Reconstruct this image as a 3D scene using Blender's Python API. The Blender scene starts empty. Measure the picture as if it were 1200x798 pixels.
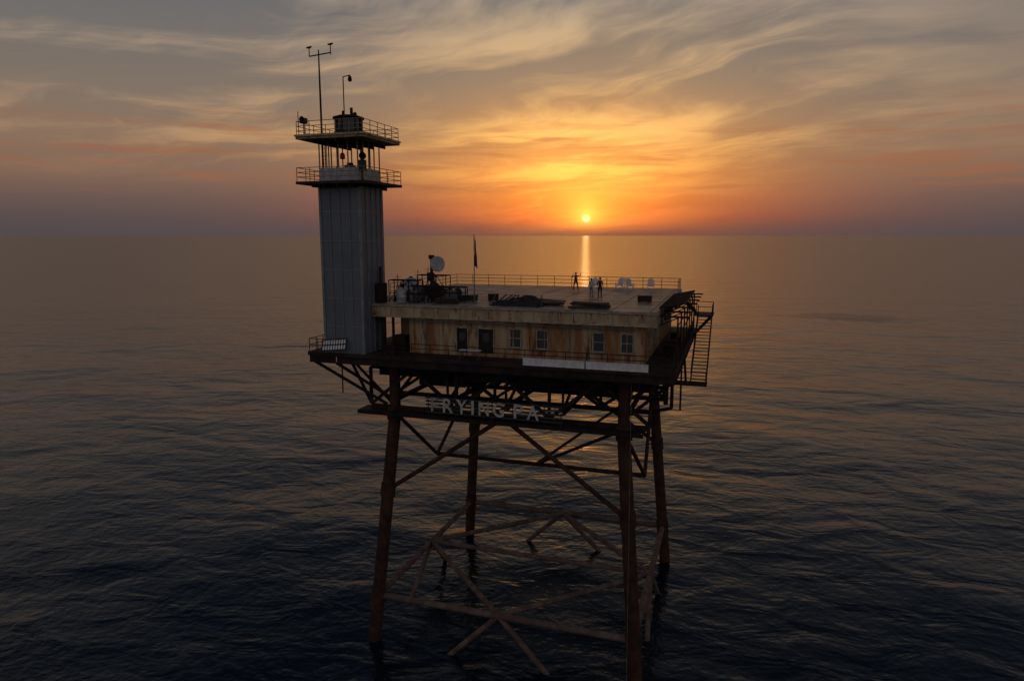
import bpy, math, random
from mathutils import Vector, Matrix
random.seed(7)
scene=bpy.context.scene
scene.view_settings.view_transform='Standard'
scene.view_settings.look='None'
scene.view_settings.exposure=0
TH=math.radians(-18.0); CX,CY=2.4,65.4
RZ=Matrix.Rotation(TH,3,'Z')
OFF=Vector((0,0,0))
def W(x,y,z):
    v=RZ@(Vector((x,y,z))+OFF); return Vector((v.x+CX,v.y+CY,v.z))
def lin(r,g,b):
    f=lambda c:((c/255+0.055)/1.055)**2.4 if c/255>0.04045 else c/255/12.92
    return (f(r),f(g),f(b),1)

# ---------------------------------------------------------------- nodes
class NT:
    def __init__(s,nt): s.nt=nt; s.n=nt.nodes; s.l=nt.links
    def node(s,t,**k):
        n=s.n.new(t)
        for a,b in k.items(): setattr(n,a,b)
        return n
    def put(s,sock,v):
        if isinstance(v,bpy.types.NodeSocket): s.l.new(v,sock)
        elif v is not None: sock.default_value=v
    def m(s,op,a,b=None,c=None,clamp=False):
        n=s.node('ShaderNodeMath',operation=op); n.use_clamp=clamp
        s.put(n.inputs[0],a)
        if b is not None: s.put(n.inputs[1],b)
        if c is not None: s.put(n.inputs[2],c)
        return n.outputs[0]
    def v(s,op,a,b=None):
        n=s.node('ShaderNodeVectorMath',operation=op)
        s.put(n.inputs[0],a)
        if b is not None: s.put(n.inputs[1],b)
        return n.outputs['Value'] if op in('DOT_PRODUCT','LENGTH') else n.outputs[0]
    def scale(s,a,f):
        n=s.node('ShaderNodeVectorMath',operation='SCALE'); s.put(n.inputs[0],a); s.put(n.inputs['Scale'],f); return n.outputs[0]
    def mix(s,f,a,b,bt='MIX'):
        n=s.node('ShaderNodeMix',data_type='RGBA',blend_type=bt)
        s.put(n.inputs[0],f); s.put(n.inputs[6],a); s.put(n.inputs[7],b); return n.outputs[2]
    def ramp(s,f,stops,interp='LINEAR'):
        n=s.node('ShaderNodeValToRGB'); r=n.color_ramp; r.interpolation=interp
        while len(r.elements)<len(stops): r.elements.new(0.5)
        for e,(p,c) in zip(r.elements,stops): e.position=p; e.color=c
        s.put(n.inputs[0],f); return n.outputs[0]
    def sstep(s,x,a,b):
        n=s.node('ShaderNodeMapRange',interpolation_type='SMOOTHSTEP')
        s.put(n.inputs[0],x); n.inputs[1].default_value=a; n.inputs[2].default_value=b
        return n.outputs[0]
    def gauss(s,x,c,w):
        return s.m('EXPONENT',s.m('MULTIPLY',s.m('POWER',s.m('ABSOLUTE',s.m('DIVIDE',s.m('SUBTRACT',x,c),w)),2.0),-1.0))
    def noise(s,vec,scale,detail=4,rough=0.5,dist=0.0,dim='3D'):
        n=s.node('ShaderNodeTexNoise'); n.noise_dimensions=dim; s.put(n.inputs['Vector'],vec)
        n.inputs['Scale'].default_value=scale; n.inputs['Detail'].default_value=detail
        n.inputs['Roughness'].default_value=rough; n.inputs['Distortion'].default_value=dist
        return n.outputs[0]
    def comb(s,x,y,z):
        n=s.node('ShaderNodeCombineXYZ')
        for i,q in enumerate((x,y,z)): s.put(n.inputs[i],q)
        return n.outputs[0]
    def sep(s,v):
        n=s.node('ShaderNodeSeparateXYZ'); s.put(n.inputs[0],v); return n.outputs

# ---------------------------------------------------------------- sky
SUN_EL=math.radians(1.35); SUN_AZ=math.radians(6.1)
sdir=Vector((math.sin(SUN_AZ)*math.cos(SUN_EL),math.cos(SUN_AZ)*math.cos(SUN_EL),math.sin(SUN_EL)))
world=bpy.data.worlds.new("World"); scene.world=world; world.use_nodes=True
t=NT(world.node_tree); t.n.clear()
tc=t.node('ShaderNodeTexCoord'); d=t.v('NORMALIZE',tc.outputs['Generated'])
x,y,z=t.sep(d)
el=t.m('MULTIPLY',t.m('ARCSINE',z),57.2958)
azs=t.m('SUBTRACT',t.m('MULTIPLY',t.m('ARCTAN2',x,y),57.2958),6.1)   # signed azimuth from the sun
az=t.m('ABSOLUTE',azs)
w=t.gauss(az,0.0,15.0)
e=t.m('DIVIDE',el,50.0,clamp=True)
P=lambda deg:deg/50.0
side=t.ramp(e,[(0,lin(80,73,77)),(P(1.2),lin(85,75,77)),(P(2.6),lin(101,83,80)),(P(4.5),lin(127,99,84)),(P(7),lin(137,111,92)),
   (P(10),lin(126,112,100)),(P(14),lin(112,108,105)),(P(19),lin(97,100,106)),(P(27),lin(66,76,92)),(P(38),lin(40,50,68)),(1,lin(32,42,60))])
sunr=t.ramp(e,[(0,lin(106,68,64)),(P(0.7),lin(130,70,56)),(P(1.6),lin(192,90,46)),(P(3),lin(220,114,48)),(P(5),lin(212,128,60)),(P(8),lin(184,134,84)),
   (P(12),lin(150,128,104)),(P(18),lin(114,112,110)),(P(27),lin(66,76,92)),(P(38),lin(40,50,68)),(1,lin(32,42,60))])
base=t.mix(w,side,sunr)
zz=t.m('ADD',t.m('MAXIMUM',z,0.0),0.10)
px=t.m('DIVIDE',x,zz); py=t.m('DIVIDE',y,zz)
ph=math.radians(-38)
al=t.m('ADD',t.m('MULTIPLY',px,math.sin(ph)),t.m('MULTIPLY',py,math.cos(ph)))
ac=t.m('SUBTRACT',t.m('MULTIPLY',px,math.cos(ph)),t.m('MULTIPLY',py,math.sin(ph)))
warpn=t.noise(t.comb(px,py,3.0),0.7,3,0.5)
wv=t.m('SUBTRACT',warpn,0.5)
acw=t.m('ADD',ac,t.m('MULTIPLY',wv,1.4))
n1=t.noise(t.comb(acw,t.m('MULTIPLY',al,0.48),0.0),1.4,5,0.60,0.0)
n2=t.noise(t.comb(acw,t.m('MULTIPLY',al,0.16),5.0),4.5,4,0.62,0.0)
nb=t.noise(t.comb(t.m('MULTIPLY',px,0.35),t.m('ADD',py,t.m('MULTIPLY',wv,1.6)),8.0),1.7,5,0.62,0.0)
clA=t.m('ADD',t.m('MULTIPLY',n1,0.78),t.m('MULTIPLY',n2,0.22))
mB=t.sstep(azs,-4.0,-24.0)
cl=t.m('ADD',t.m('MULTIPLY',clA,t.m('SUBTRACT',1.0,mB)),t.m('MULTIPLY',t.m('ADD',t.m('MULTIPLY',nb,0.8),t.m('MULTIPLY',n2,0.2)),mB))
cl=t.m('ADD',cl,t.m('MULTIPLY',wv,-0.40))
cf=t.sstep(cl,0.41,0.66)
cf=t.m('MULTIPLY',cf,t.sstep(el,3.2,7.5))
cf=t.m('MULTIPLY',cf,t.m('SUBTRACT',1.0,t.m('MULTIPLY',t.sstep(el,20,38),0.9)))
cf=t.m('MULTIPLY',cf,t.m('SUBTRACT',1.0,t.m('MULTIPLY',t.sstep(azs,14,30),0.65)))
w2=t.gauss(azs,-2.0,20.0)
ccol=t.mix(w2,t.ramp(e,[(0,lin(130,95,85)),(P(7),lin(182,144,110)),(P(18),lin(176,158,140)),(1,lin(80,84,94))]),
              t.ramp(e,[(0,lin(240,130,45)),(P(5),lin(255,180,74)),(P(9),lin(246,190,112)),(P(18),lin(198,176,146)),(1,lin(80,84,94))]))
col=t.mix(t.m('MULTIPLY',cf,0.78),base,ccol)
fan=t.m('MULTIPLY',t.gauss(azs,-1.0,9.0),t.gauss(el,5.2,3.6))
fan=t.m('MULTIPLY',fan,t.m('ADD',0.30,t.m('MULTIPLY',t.sstep(cl,0.38,0.60),0.70)))
col=t.v('ADD',col,t.scale((0.56,0.28,0.055),fan))
dk=t.noise(t.comb(t.m('ADD',t.m('MULTIPLY',azs,0.06),t.m('MULTIPLY',el,0.15)),t.m('MULTIPLY',el,0.8),2.0),1.5,4,0.62,0.2)
dkf=t.m('MULTIPLY',t.sstep(dk,0.50,0.68),t.m('MULTIPLY',t.sstep(el,2.6,4.0),t.m('SUBTRACT',1.0,t.sstep(el,7.0,11.0))))
col=t.mix(t.m('MULTIPLY',dkf,0.5),col,lin(158,96,64))
# aureole and disc
ang=t.m('MULTIPLY',t.m('ARCCOSINE',t.m('MINIMUM',t.v('DOT_PRODUCT',d,tuple(sdir)),1.0)),57.2958)
haze=t.sstep(el,-0.2,1.2)
dv=t.m('SUBTRACT',el,1.35)
up=t.m('MAXIMUM',dv,0.0); dn=t.m('MINIMUM',dv,0.0)
vv=t.m('ADD',t.m('DIVIDE',up,1.8),t.m('MULTIPLY',dn,-1.6))
hw=t.m('DIVIDE',az,t.m('ADD',1.0,t.m('MULTIPLY',up,0.28)))
a2=t.m('SQRT',t.m('ADD',t.m('MULTIPLY',hw,hw),t.m('MULTIPLY',vv,vv)))
g1=t.m('MULTIPLY',t.m('EXPONENT',t.m('DIVIDE',a2,-1.9)),1.45)
g2=t.m('MULTIPLY',t.m('EXPONENT',t.m('DIVIDE',a2,-0.6)),0.5)
g3=t.m('MULTIPLY',t.gauss(azs,0,6.5),t.m('MULTIPLY',t.gauss(el,1.4,1.1),0.42))
disc=t.m('MULTIPLY',t.m('SUBTRACT',1.0,t.sstep(ang,0.14,0.40)),0.6)
glow=t.v('ADD',t.scale((1.0,0.34,0.022),t.m('MULTIPLY',g1,haze)),t.scale((1.0,0.52,0.12),t.m('MULTIPLY',g2,haze)))
glow=t.v('ADD',glow,t.scale((1.0,0.10,0.01),t.m('MULTIPLY',g3,haze)))
glow=t.v('ADD',glow,t.scale((1.0,0.8,0.6),disc))
back=t.sstep(y,0.15,-0.7)  # unseen sky behind the camera, lifted to add fill on the platform front
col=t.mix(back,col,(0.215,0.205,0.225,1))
sky=t.node('ShaderNodeTexSky',sky_type='NISHITA'); sky.sun_disc=False
sky.sun_elevation=SUN_EL; sky.sun_rotation=SUN_AZ
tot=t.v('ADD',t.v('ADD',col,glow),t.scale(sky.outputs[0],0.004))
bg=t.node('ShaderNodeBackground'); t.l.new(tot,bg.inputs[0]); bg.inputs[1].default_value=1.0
out=t.node('ShaderNodeOutputWorld'); t.l.new(bg.outputs[0],out.inputs[0])
world.cycles.sampling_method='MANUAL'; world.cycles.sample_map_resolution=512

sl=bpy.data.lights.new('sun','SUN'); sl.energy=0.008; sl.angle=math.radians(0.5); sl.color=(1.0,0.42,0.13)
so=bpy.data.objects.new('sun',sl); scene.collection.objects.link(so)
so.rotation_euler=(-sdir).to_track_quat('-Z','Y').to_euler(); so.location=(0,0,80)

cam=bpy.data.cameras.new('camera'); cam.lens=24; cam.sensor_width=36; cam.clip_end=200000; cam.clip_start=0.5
co=bpy.data.objects.new('camera',cam); scene.collection.objects.link(co)
co.location=(0,0,36.5); co.rotation_euler=(math.radians(90-8.74),0,0); scene.camera=co

# ---------------------------------------------------------------- materials
def newmat(name):
    m=bpy.data.materials.new(name); m.use_nodes=True
    T=NT(m.node_tree); b=m.node_tree.nodes['Principled BSDF']; return m,T,b
def pm(name,a,b,scale=2.0,rough=0.6,metal=0.0,stretch=(1,1,1),lo=0.4,hi=0.6,bump=0.0,c=None,clo=0.55,chi=0.7,cscale=6,spec=0.5):
    m,T,p=newmat(name)
    tcn=T.node('ShaderNodeTexCoord'); mp=T.node('ShaderNodeMapping'); T.l.new(tcn.outputs['Object'],mp.inputs[0])
    mp.inputs['Scale'].default_value=stretch
    n=T.noise(mp.outputs[0],scale,4,0.62,0.2)
    col=T.mix(T.sstep(n,lo,hi),(*a,1),(*b,1))
    if c: 
        n3=T.noise(mp.outputs[0],cscale,4,0.65,0.3)
        col=T.mix(T.sstep(n3,clo,chi),col,(*c,1))
    T.l.new(col,p.inputs['Base Color']); p.inputs['Metallic'].default_value=metal
    r=T.m('ADD',rough-0.08,T.m('MULTIPLY',n,0.16)); T.l.new(r,p.inputs['Roughness'])
    p.inputs['Specular IOR Level'].default_value=spec
    if bump:
        bn=T.node('ShaderNodeBump'); bn.inputs['Strength'].default_value=bump; bn.inputs['Distance'].default_value=0.03
        T.l.new(T.noise(tcn.outputs['Object'],scale*6,2),bn.inputs['Height']); T.l.new(bn.outputs[0],p.inputs['Normal'])
    return m
RUST=pm('rusty_steel',(0.032,0.017,0.012),(0.075,0.034,0.021),1.2,0.8,0,lo=0.35,hi=0.65,bump=0.6,c=(0.09,0.07,0.06),clo=0.62,chi=0.74,spec=0.2)
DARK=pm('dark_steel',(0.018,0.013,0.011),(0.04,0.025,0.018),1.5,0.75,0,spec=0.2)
PLATE=pm('dark_deck_plate_steel',(0.028,0.019,0.015),(0.055,0.034,0.025),0.8,0.75,0,c=(0.075,0.055,0.045),clo=0.6,chi=0.75,cscale=2,spec=0.2)
BRACE=pm('weathered_brace_steel',(0.105,0.066,0.05),(0.18,0.13,0.105),0.9,0.8,0,lo=0.38,hi=0.66,bump=0.6,c=(0.065,0.038,0.027),clo=0.58,chi=0.7,spec=0.2)
BEIGE=pm('weathered_beige_paint',(0.50,0.39,0.23),(0.36,0.25,0.14),1.0,0.7,0,stretch=(1,1,0.35),c=(0.17,0.07,0.03),clo=0.54,chi=0.68,cscale=1.6,spec=0.3)
WALL=pm('rust_streaked_wall_paint',(0.46,0.34,0.20),(0.30,0.13,0.05),1.1,0.75,0,stretch=(1,1,0.16),lo=0.38,hi=0.6,c=(0.11,0.045,0.022),clo=0.53,chi=0.70,cscale=2.5,spec=0.3)
YEL=pm('faded_yellow_paint',(0.36,0.25,0.11),(0.20,0.12,0.06),2.0,0.7,0,c=(0.1,0.045,0.025),cscale=3)
WHITE=pm('worn_white_paint',(0.74,0.74,0.72),(0.60,0.59,0.56),2.0,0.5,0,c=(0.40,0.36,0.31),clo=0.62,chi=0.8)
TRIM=pm('dull_cream_trim_paint',(0.42,0.38,0.31),(0.28,0.22,0.16),2.0,0.6,0,c=(0.14,0.07,0.04),clo=0.58,chi=0.75)
PLAST=pm('white_plastic',(0.80,0.81,0.82),(0.74,0.75,0.76),3,0.4)
DISH=pm('dull_dish_paint',(0.42,0.43,0.44),(0.3,0.3,0.3),3,0.5)
GREY=pm('grey_paint',(0.15,0.158,0.168),(0.10,0.105,0.11),1.2,0.6,0,c=(0.07,0.05,0.04),clo=0.62,chi=0.75)
BLACK=pm('black_rubber',(0.02,0.02,0.022),(0.035,0.033,0.03),3,0.7)
WOOD=pm('weathered_timber',(0.075,0.052,0.036),(0.04,0.028,0.02),2,0.85,0,stretch=(0.3,3,3))
TARP=pm('dark_tarpaulin',(0.018,0.02,0.022),(0.032,0.03,0.03),2,0.7,0,bump=0.5,spec=0.2)
REDL=pm('red_lens',(0.5,0.02,0.015),(0.4,0.02,0.01),3,0.3)
def glassmat():
    m,T,p=newmat('dark_window_glass'); p.inputs['Base Color'].default_value=(0.04,0.045,0.05,1); p.inputs['Roughness'].default_value=0.12
    tcn=T.node('ShaderNodeTexCoord'); bn=T.node('ShaderNodeBump'); bn.inputs['Strength'].default_value=0.1
    T.l.new(T.noise(tcn.outputs['Object'],1.5,2),bn.inputs['Height']); T.l.new(bn.outputs[0],p.inputs['Normal']); return m
GLASS=glassmat()
def cladmat():
    m,T,p=newmat('grey_tower_cladding')
    tcn=T.node('ShaderNodeTexCoord'); X,Y,Z=T.sep(tcn.outputs['Object'])
    n=T.noise(T.comb(T.m('MULTIPLY',X,0.8),T.m('MULTIPLY',Y,0.8),T.m('MULTIPLY',Z,0.4)),0.8,3,0.55)
    col=T.mix(T.sstep(n,0.35,0.65),(0.115,0.132,0.155,1),(0.14,0.158,0.18,1))
    rs=T.noise(T.comb(T.m('MULTIPLY',X,3.0),T.m('MULTIPLY',Y,3.0),T.m('MULTIPLY',Z,0.2)),1.0,4,0.6)
    col=T.mix(T.m('MULTIPLY',T.sstep(rs,0.62,0.78),0.22),col,(0.08,0.06,0.05,1))
    T.l.new(col,p.inputs['Base Color']); p.inputs['Roughness'].default_value=0.45
    return m
CLAD=cladmat()
DECK=pm('stained_deck_concrete',(0.30,0.24,0.20),(0.17,0.125,0.10),0.35,0.5,0,lo=0.35,hi=0.65,bump=0.3,c=(0.38,0.32,0.27),clo=0.55,chi=0.72,cscale=0.9,spec=0.5)
def solarmat():
    m,T,p=newmat('solar_cells'); tcn=T.node('ShaderNodeTexCoord')
    br=T.node('ShaderNodeTexBrick'); T.l.new(tcn.outputs['Object'],br.inputs[0]); br.offset=0
    br.inputs['Color1'].default_value=(0.008,0.010,0.02,1); br.inputs['Color2'].default_value=(0.01,0.012,0.024,1); br.inputs['Mortar'].default_value=(0.05,0.05,0.05,1)
    br.inputs['Scale'].default_value=3; br.inputs['Mortar Size'].default_value=0.01
    T.l.new(br.outputs[0],p.inputs['Base Color']); p.inputs['Roughness'].default_value=0.9; p.inputs['Specular IOR Level'].default_value=0.02; return m
SOLAR=solarmat()
def flat(name,c,r=0.8): return pm(name,c,tuple(k*0.7 for k in c),8,r)

# ---------------------------------------------------------------- mesh building
class M:
    def __init__(s): s.v=[]; s.f=[]; s.sm=[]
    def add(s,vs,fs,smooth=False):
        o=len(s.v); s.v+= [tuple(q) for q in vs]
        for f in fs: s.f.append([i+o for i in f]); s.sm.append(smooth)
        return s
    def box(s,x0,x1,y0,y1,z0,z1):
        vs=[(x0,y0,z0),(x1,y0,z0),(x1,y1,z0),(x0,y1,z0),(x0,y0,z1),(x1,y0,z1),(x1,y1,z1),(x0,y1,z1)]
        return s.add(vs,[(3,2,1,0),(4,5,6,7),(0,1,5,4),(1,2,6,5),(2,3,7,6),(3,0,4,7)])
    def obox(s,c,size,R=None):
        R=R or Matrix.Identity(3); c=Vector(c); a,b,h=[k/2 for k in size]
        vs=[c+R@Vector(q) for q in [(-a,-b,-h),(a,-b,-h),(a,b,-h),(-a,b,-h),(-a,-b,h),(a,-b,h),(a,b,h),(-a,b,h)]]
        return s.add(vs,[(3,2,1,0),(4,5,6,7),(0,1,5,4),(1,2,6,5),(2,3,7,6),(3,0,4,7)])
    def frame(s,p,q):
        p=Vector(p);q=Vector(q);dd=(q-p);L=dd.length;dd.normalize()
        up=Vector((0,0,1)) if abs(dd.z)<0.98 else Vector((0,1,0))
        sx=dd.cross(up).normalized(); sy=sx.cross(dd).normalized(); return p,q,L,dd,sx,sy
    def beam(s,p,q,w,h):
        p,q,L,dd,sx,sy=s.frame(p,q)
        vs=[]
        for c in(p,q):
            for a,b in((-1,-1),(1,-1),(1,1),(-1,1)): vs.append(c+sx*a*w/2+sy*b*h/2)
        return s.add(vs,[(0,1,2,3),(7,6,5,4),(0,4,5,1),(1,5,6,2),(2,6,7,3),(3,7,4,0)])
    def ibeam(s,p,q,w,h,th=0.05):
        p,q,L,dd,sx,sy=s.frame(p,q)
        s.beam(p+sy*(h/2-th/2),q+sy*(h/2-th/2),w,th); s.beam(p-sy*(h/2-th/2),q-sy*(h/2-th/2),w,th)
        return s.beam(p,q,th,h-2*th-0.004)
    def tube(s,p,q,r,r2=None,seg=12,cap=True):
        r2=r if r2 is None else r2
        p,q,L,dd,sx,sy=s.frame(p,q); vs=[]
        for c,rr in((p,r),(q,r2)):
            for i in range(seg):
                a=2*math.pi*i/seg; vs.append(c+sx*math.cos(a)*rr+sy*math.sin(a)*rr)
        s.add(vs,[(i,(i+1)%seg,(i+1)%seg+seg,i+seg) for i in range(seg)],True)
        if cap:
            s.add(vs[:seg],[tuple(range(seg-1,-1,-1))]); s.add(vs[seg:],[tuple(range(seg))])
        return s
    def lathe(s,c,prof,seg=20,axis=None):
        c=Vector(c); R=Matrix.Identity(3) if axis is None else Vector(axis).normalized().to_track_quat('Z','Y').to_matrix()
        vs=[]
        for r,h in prof:
            for i in range(seg):
                a=2*math.pi*i/seg; vs.append(c+R@Vector((r*math.cos(a),r*math.sin(a),h)))
        fs=[(k*seg+i,k*seg+(i+1)%seg,(k+1)*seg+(i+1)%seg,(k+1)*seg+i) for k in range(len(prof)-1) for i in range(seg)]
        return s.add(vs,fs,True)
    def mesh(s,name,base=(0,0,0)):
        me=bpy.data.meshes.new(name); b=Vector(base)
        me.from_pydata([tuple(Vector(q)-b) for q in s.v],[],s.f)
        me.polygons.foreach_set('use_smooth',s.sm); me.update(); return me
BASE={}
def mk(name,base,label,cat,group=None,rot=0.0):
    o=bpy.data.objects.new(name,None); scene.collection.objects.link(o); o.empty_display_size=0.5
    o.location=W(*base); o.rotation_euler=(0,0,TH+rot); o['label']=label; o['category']=cat
    if group: o['group']=group
    BASE[o.name]=Vector(base); return o
def part(name,m,par,mat,label=None,own=False):
    root=par
    while root.parent: root=root.parent
    b=(0,0,0) if own else BASE[root.name]
    me=m.mesh(name,b) if isinstance(m,M) else m
    me.materials.clear(); me.materials.append(mat)
    o=bpy.data.objects.new(name,me); scene.collection.objects.link(o); o.parent=par
    if label: o['label']=label
    return o
def copytree(src,loc,rot=0.0,label=None):
    o=src.copy(); scene.collection.objects.link(o); o.location=W(*loc); o.rotation_euler=(0,0,TH+rot)
    BASE[o.name]=Vector(loc)
    if label: o['label']=label
    def rec(a,b):
        for c in a.children:
            k=c.copy(); scene.collection.objects.link(k); k.parent=b; rec(c,k)
    rec(src,o); return o

# ---------------------------------------------------------------- water
def water():
    m,T,p=newmat('sea_water')
    g=T.node('ShaderNodeNewGeometry'); X,Y,Z=T.sep(g.outputs['Position'])
    dist=T.v('LENGTH',g.outputs['Position'])
    a=math.radians(-8)
    u=T.m('ADD',T.m('MULTIPLY',X,math.cos(a)),T.m('MULTIPLY',Y,math.sin(a)))
    v=T.m('SUBTRACT',T.m('MULTIPLY',Y,math.cos(a)),T.m('MULTIPLY',X,math.sin(a)))
    V=T.comb(T.m('MULTIPLY',u,0.6),v,0.0)
    V2=T.comb(T.m('MULTIPLY',X,0.8),Y,0.0)
    h1=T.noise(V,0.045,2,0.45,0.4,'2D'); h2=T.noise(V,0.24,3,0.52,0.4,'2D'); h3=T.noise(V2,1.0,2,0.6,0.2,'2D')
    slick=T.sstep(T.noise(T.comb(T.m('MULTIPLY',X,0.4),Y,0.0),0.011,2,0.55,0.6,'2D'),0.36,0.62)
    ex=T.m('DIVIDE',T.m('SUBTRACT',X,152.0),24.0); ey=T.m('DIVIDE',T.m('SUBTRACT',T.m('ADD',Y,T.m('MULTIPLY',X,0.25)),343.0),14.0)
    rad=T.m('ADD',T.m('SQRT',T.m('ADD',T.m('MULTIPLY',ex,ex),T.m('MULTIPLY',ey,ey))),T.m('MULTIPLY',T.m('SUBTRACT',h2,0.5),3.0))
    patch=T.m('SUBTRACT',1.0,T.sstep(rad,0.3,1.3))
    h=T.m('ADD',T.m('MULTIPLY',h1,1.6),T.m('MULTIPLY',h2,0.36))
    h=T.m('ADD',h,T.m('MULTIPLY',h3,T.m('ADD',T.m('ADD',0.025,T.m('MULTIPLY',slick,0.06)),T.m('MULTIPLY',patch,0.5))))
    fall=T.m('DIVIDE',1.0,T.m('ADD',1.0,T.m('DIVIDE',dist,3500.0)))
    bn=T.node('ShaderNodeBump'); bn.inputs['Distance'].default_value=1.0
    T.l.new(h,bn.inputs['Height']); T.l.new(T.m('MULTIPLY',fall,0.75),bn.inputs['Strength']); T.l.new(bn.outputs[0],p.inputs['Normal'])
    p.inputs['Base Color'].default_value=(0.0024,0.0075,0.0135,1); p.inputs['IOR'].default_value=1.333
    near=T.m('DIVIDE',1.0,T.m('ADD',1.0,T.m('POWER',T.m('DIVIDE',dist,300.0),1.5)))
    rr=T.m('SUBTRACT',0.26,T.m('MULTIPLY',near,0.10)); T.l.new(rr,p.inputs['Roughness'])
    mm=M(); R=60000; mm.add([(-R,-R,0),(R,-R,0),(R,R,0),(-R,R,0)],[(0,1,2,3)])
    me=mm.mesh('sea_water'); me.materials.append(m); o=bpy.data.objects.new('sea_water',me); scene.collection.objects.link(o); o['kind']='structure'
water()

# ---------------------------------------------------------------- jacket
HT=10.1
def leg(sx,sy,z):
    h=HT+(21.3-z)*(1.8/21.3) if z<21.3 else HT
    return Vector((sx*h,sy*h,z))
def mid(a,b): return (a+b)/2
jk=mk('steel_jacket',(0,0,0),'rust brown steel legs and tubular braces standing in the sea','offshore platform legs')
for sx,sy in((-1,-1),(1,-1),(1,1),(-1,1)):
    m=M(); m.tube(leg(sx,sy,-9),leg(sx,sy,21.3),0.60,0.54,24); m.tube(leg(sx,sy,21.2),leg(sx,sy,25.6),0.48,0.48,20)
    for zz_ in(4.2,14.0,21.0):
        m.tube(leg(sx,sy,zz_-0.6),leg(sx,sy,zz_+0.6),0.66,0.66,24)
    part('leg',m,jk,RUST)
def brace(p,q,r,mat=BRACE,n='brace'):
    part(n,M().tube(p,q,r,r,14),jk,mat)
C4=[(-1,-1),(1,-1),(1,1),(-1,1)]
for i in range(4):
    a=C4[i]; b=C4[(i+1)%4]
    brace(leg(*a,4.2),leg(*b,4.2),0.29)
    mdl=mid(leg(*a,4.2),leg(*b,4.2))
    brace(mdl,leg(*a,-8),0.24); brace(mdl,leg(*b,-8),0.24)
    if i%2==0:
        mt=mid(leg(*a,21.3),leg(*b,21.3))
        brace(mt,leg(*a,14),0.2,RUST); brace(mt,leg(*b,14),0.2,RUST)
    else:
        mt=mid(leg(*a,14),leg(*b,14))
        brace(mt,leg(*a,21.0),0.18,RUST); brace(mt,leg(*b,21.0),0.18,RUST)
ms=[mid(leg(*C4[i],4.2),leg(*C4[(i+1)%4],4.2)) for i in range(4)]
for i in range(4): brace(ms[i],ms[(i+1)%4],0.25)
brace(ms[3],ms[1],0.24)
m14=[mid(leg(*C4[i],14),leg(*C4[(i+1)%4],14)) for i in range(4)]
brace(m14[3],m14[1],0.2,RUST)
brace(mid(m14[3],m14[1]),leg(1,1,21.0)*0.98,0.15,RUST); brace(mid(m14[3],m14[1]),leg(1,-1,21.2),0.15,RUST)
# deck truss
tr=M()
def truss(tr,p0,p1,zb,zt,n,w=0.34):
    p0=Vector(p0);p1=Vector(p1)
    A=[p0.lerp(p1,i/n) for i in range(n+1)]
    tr.ibeam((A[0].x,A[0].y,zb),(A[-1].x,A[-1].y,zb),0.3,0.36); tr.ibeam((A[0].x,A[0].y,zt),(A[-1].x,A[-1].y,zt),0.4,0.6)
    for i in range(n):
        lo,hi=(zb+0.15,zt-0.2) if i%2==0 else (zt-0.2,zb+0.15)
        tr.beam((A[i].x,A[i].y,lo),(A[i+1].x,A[i+1].y,hi),w*0.8,w*0.8)
    for i in range(0,n+1,2): tr.beam((A[i].x,A[i].y,zb+0.15),(A[i].x,A[i].y,zt-0.2),w*0.7,w*0.7)
for yy,nn in((-10.2,6),(-5,5),(0.1,6),(5,5),(10.2,6)): truss(tr,(-12.4,yy,0),(12.2,yy,0),21.5,25.2,nn)
for xx in(-10.2,-5.1,0.2,5.1,10.2): truss(tr,(xx,-10.0,0),(xx,10.0,0),22.1,24.4,4,0.26)
for k in range(-9,10,2): tr.ibeam((-12.2,k,24.4),(12.0,k,24.4),0.25,0.6)
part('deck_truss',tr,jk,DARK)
cw=M()
for yy in(-11.3,-9.4): cw.ibeam((-13.2,yy,21.15),(11.8,yy,21.15),0.22,0.26)
k=-13
while k<11.8: cw.beam((k,-11.3,21.15),(k,-9.4,21.15),0.12,0.16); k+=1.4
cw.box(-13.2,11.6,-11.3,-9.5,21.285,21.32)
part('catwalk',cw,jk,DARK)
# ---------------------------------------------------------------- sign
sg=mk('platform_name_sign',(-0.5,-11.6,21.3),'row of large worn letters reading FRYING PA','sign')
LET=pm('worn_letter_paint',(0.52,0.50,0.46),(0.32,0.28,0.24),1.5,0.7,0,lo=0.42,hi=0.68,c=(0.13,0.09,0.07),clo=0.60,chi=0.74)
LETF=pm('faded_letter_paint',(0.42,0.39,0.35),(0.22,0.18,0.15),1.5,0.7,0,c=(0.10,0.07,0.05),clo=0.55,chi=0.68)
LETD=pm('rusted_letter_paint',(0.26,0.22,0.19),(0.13,0.10,0.08),1.5,0.7,0,c=(0.06,0.035,0.03),clo=0.5,chi=0.65)
def letter(ch,x0,x1,z0=21.8,h=1.2,mat=None):
    c=bpy.data.curves.new('letter','FONT'); c.body=ch; c.size=1; c.extrude=0.03; c.offset=0.012
    o=bpy.data.objects.new('tmp',c); scene.collection.objects.link(o)
    dg=bpy.context.evaluated_depsgraph_get(); me=bpy.data.meshes.new_from_object(o.evaluated_get(dg)); bpy.data.objects.remove(o)
    xs=[v.co.x for v in me.vertices]; ys=[v.co.y for v in me.vertices]
    ax,bx=min(xs),max(xs); ay,by=min(ys),max(ys)
    for v in me.vertices:
        X=(v.co.x-ax)/(bx-ax)*(x1-x0); Z=(v.co.y-ay)/(by-ay)*h; Yq=-v.co.z
        v.co=Vector((x0+X,-11.6+Yq,z0+Z))-Vector((-0.5,-11.6,21.3))
    me.name='letter'; return part('letter',me,sg,mat or LET)
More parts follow.
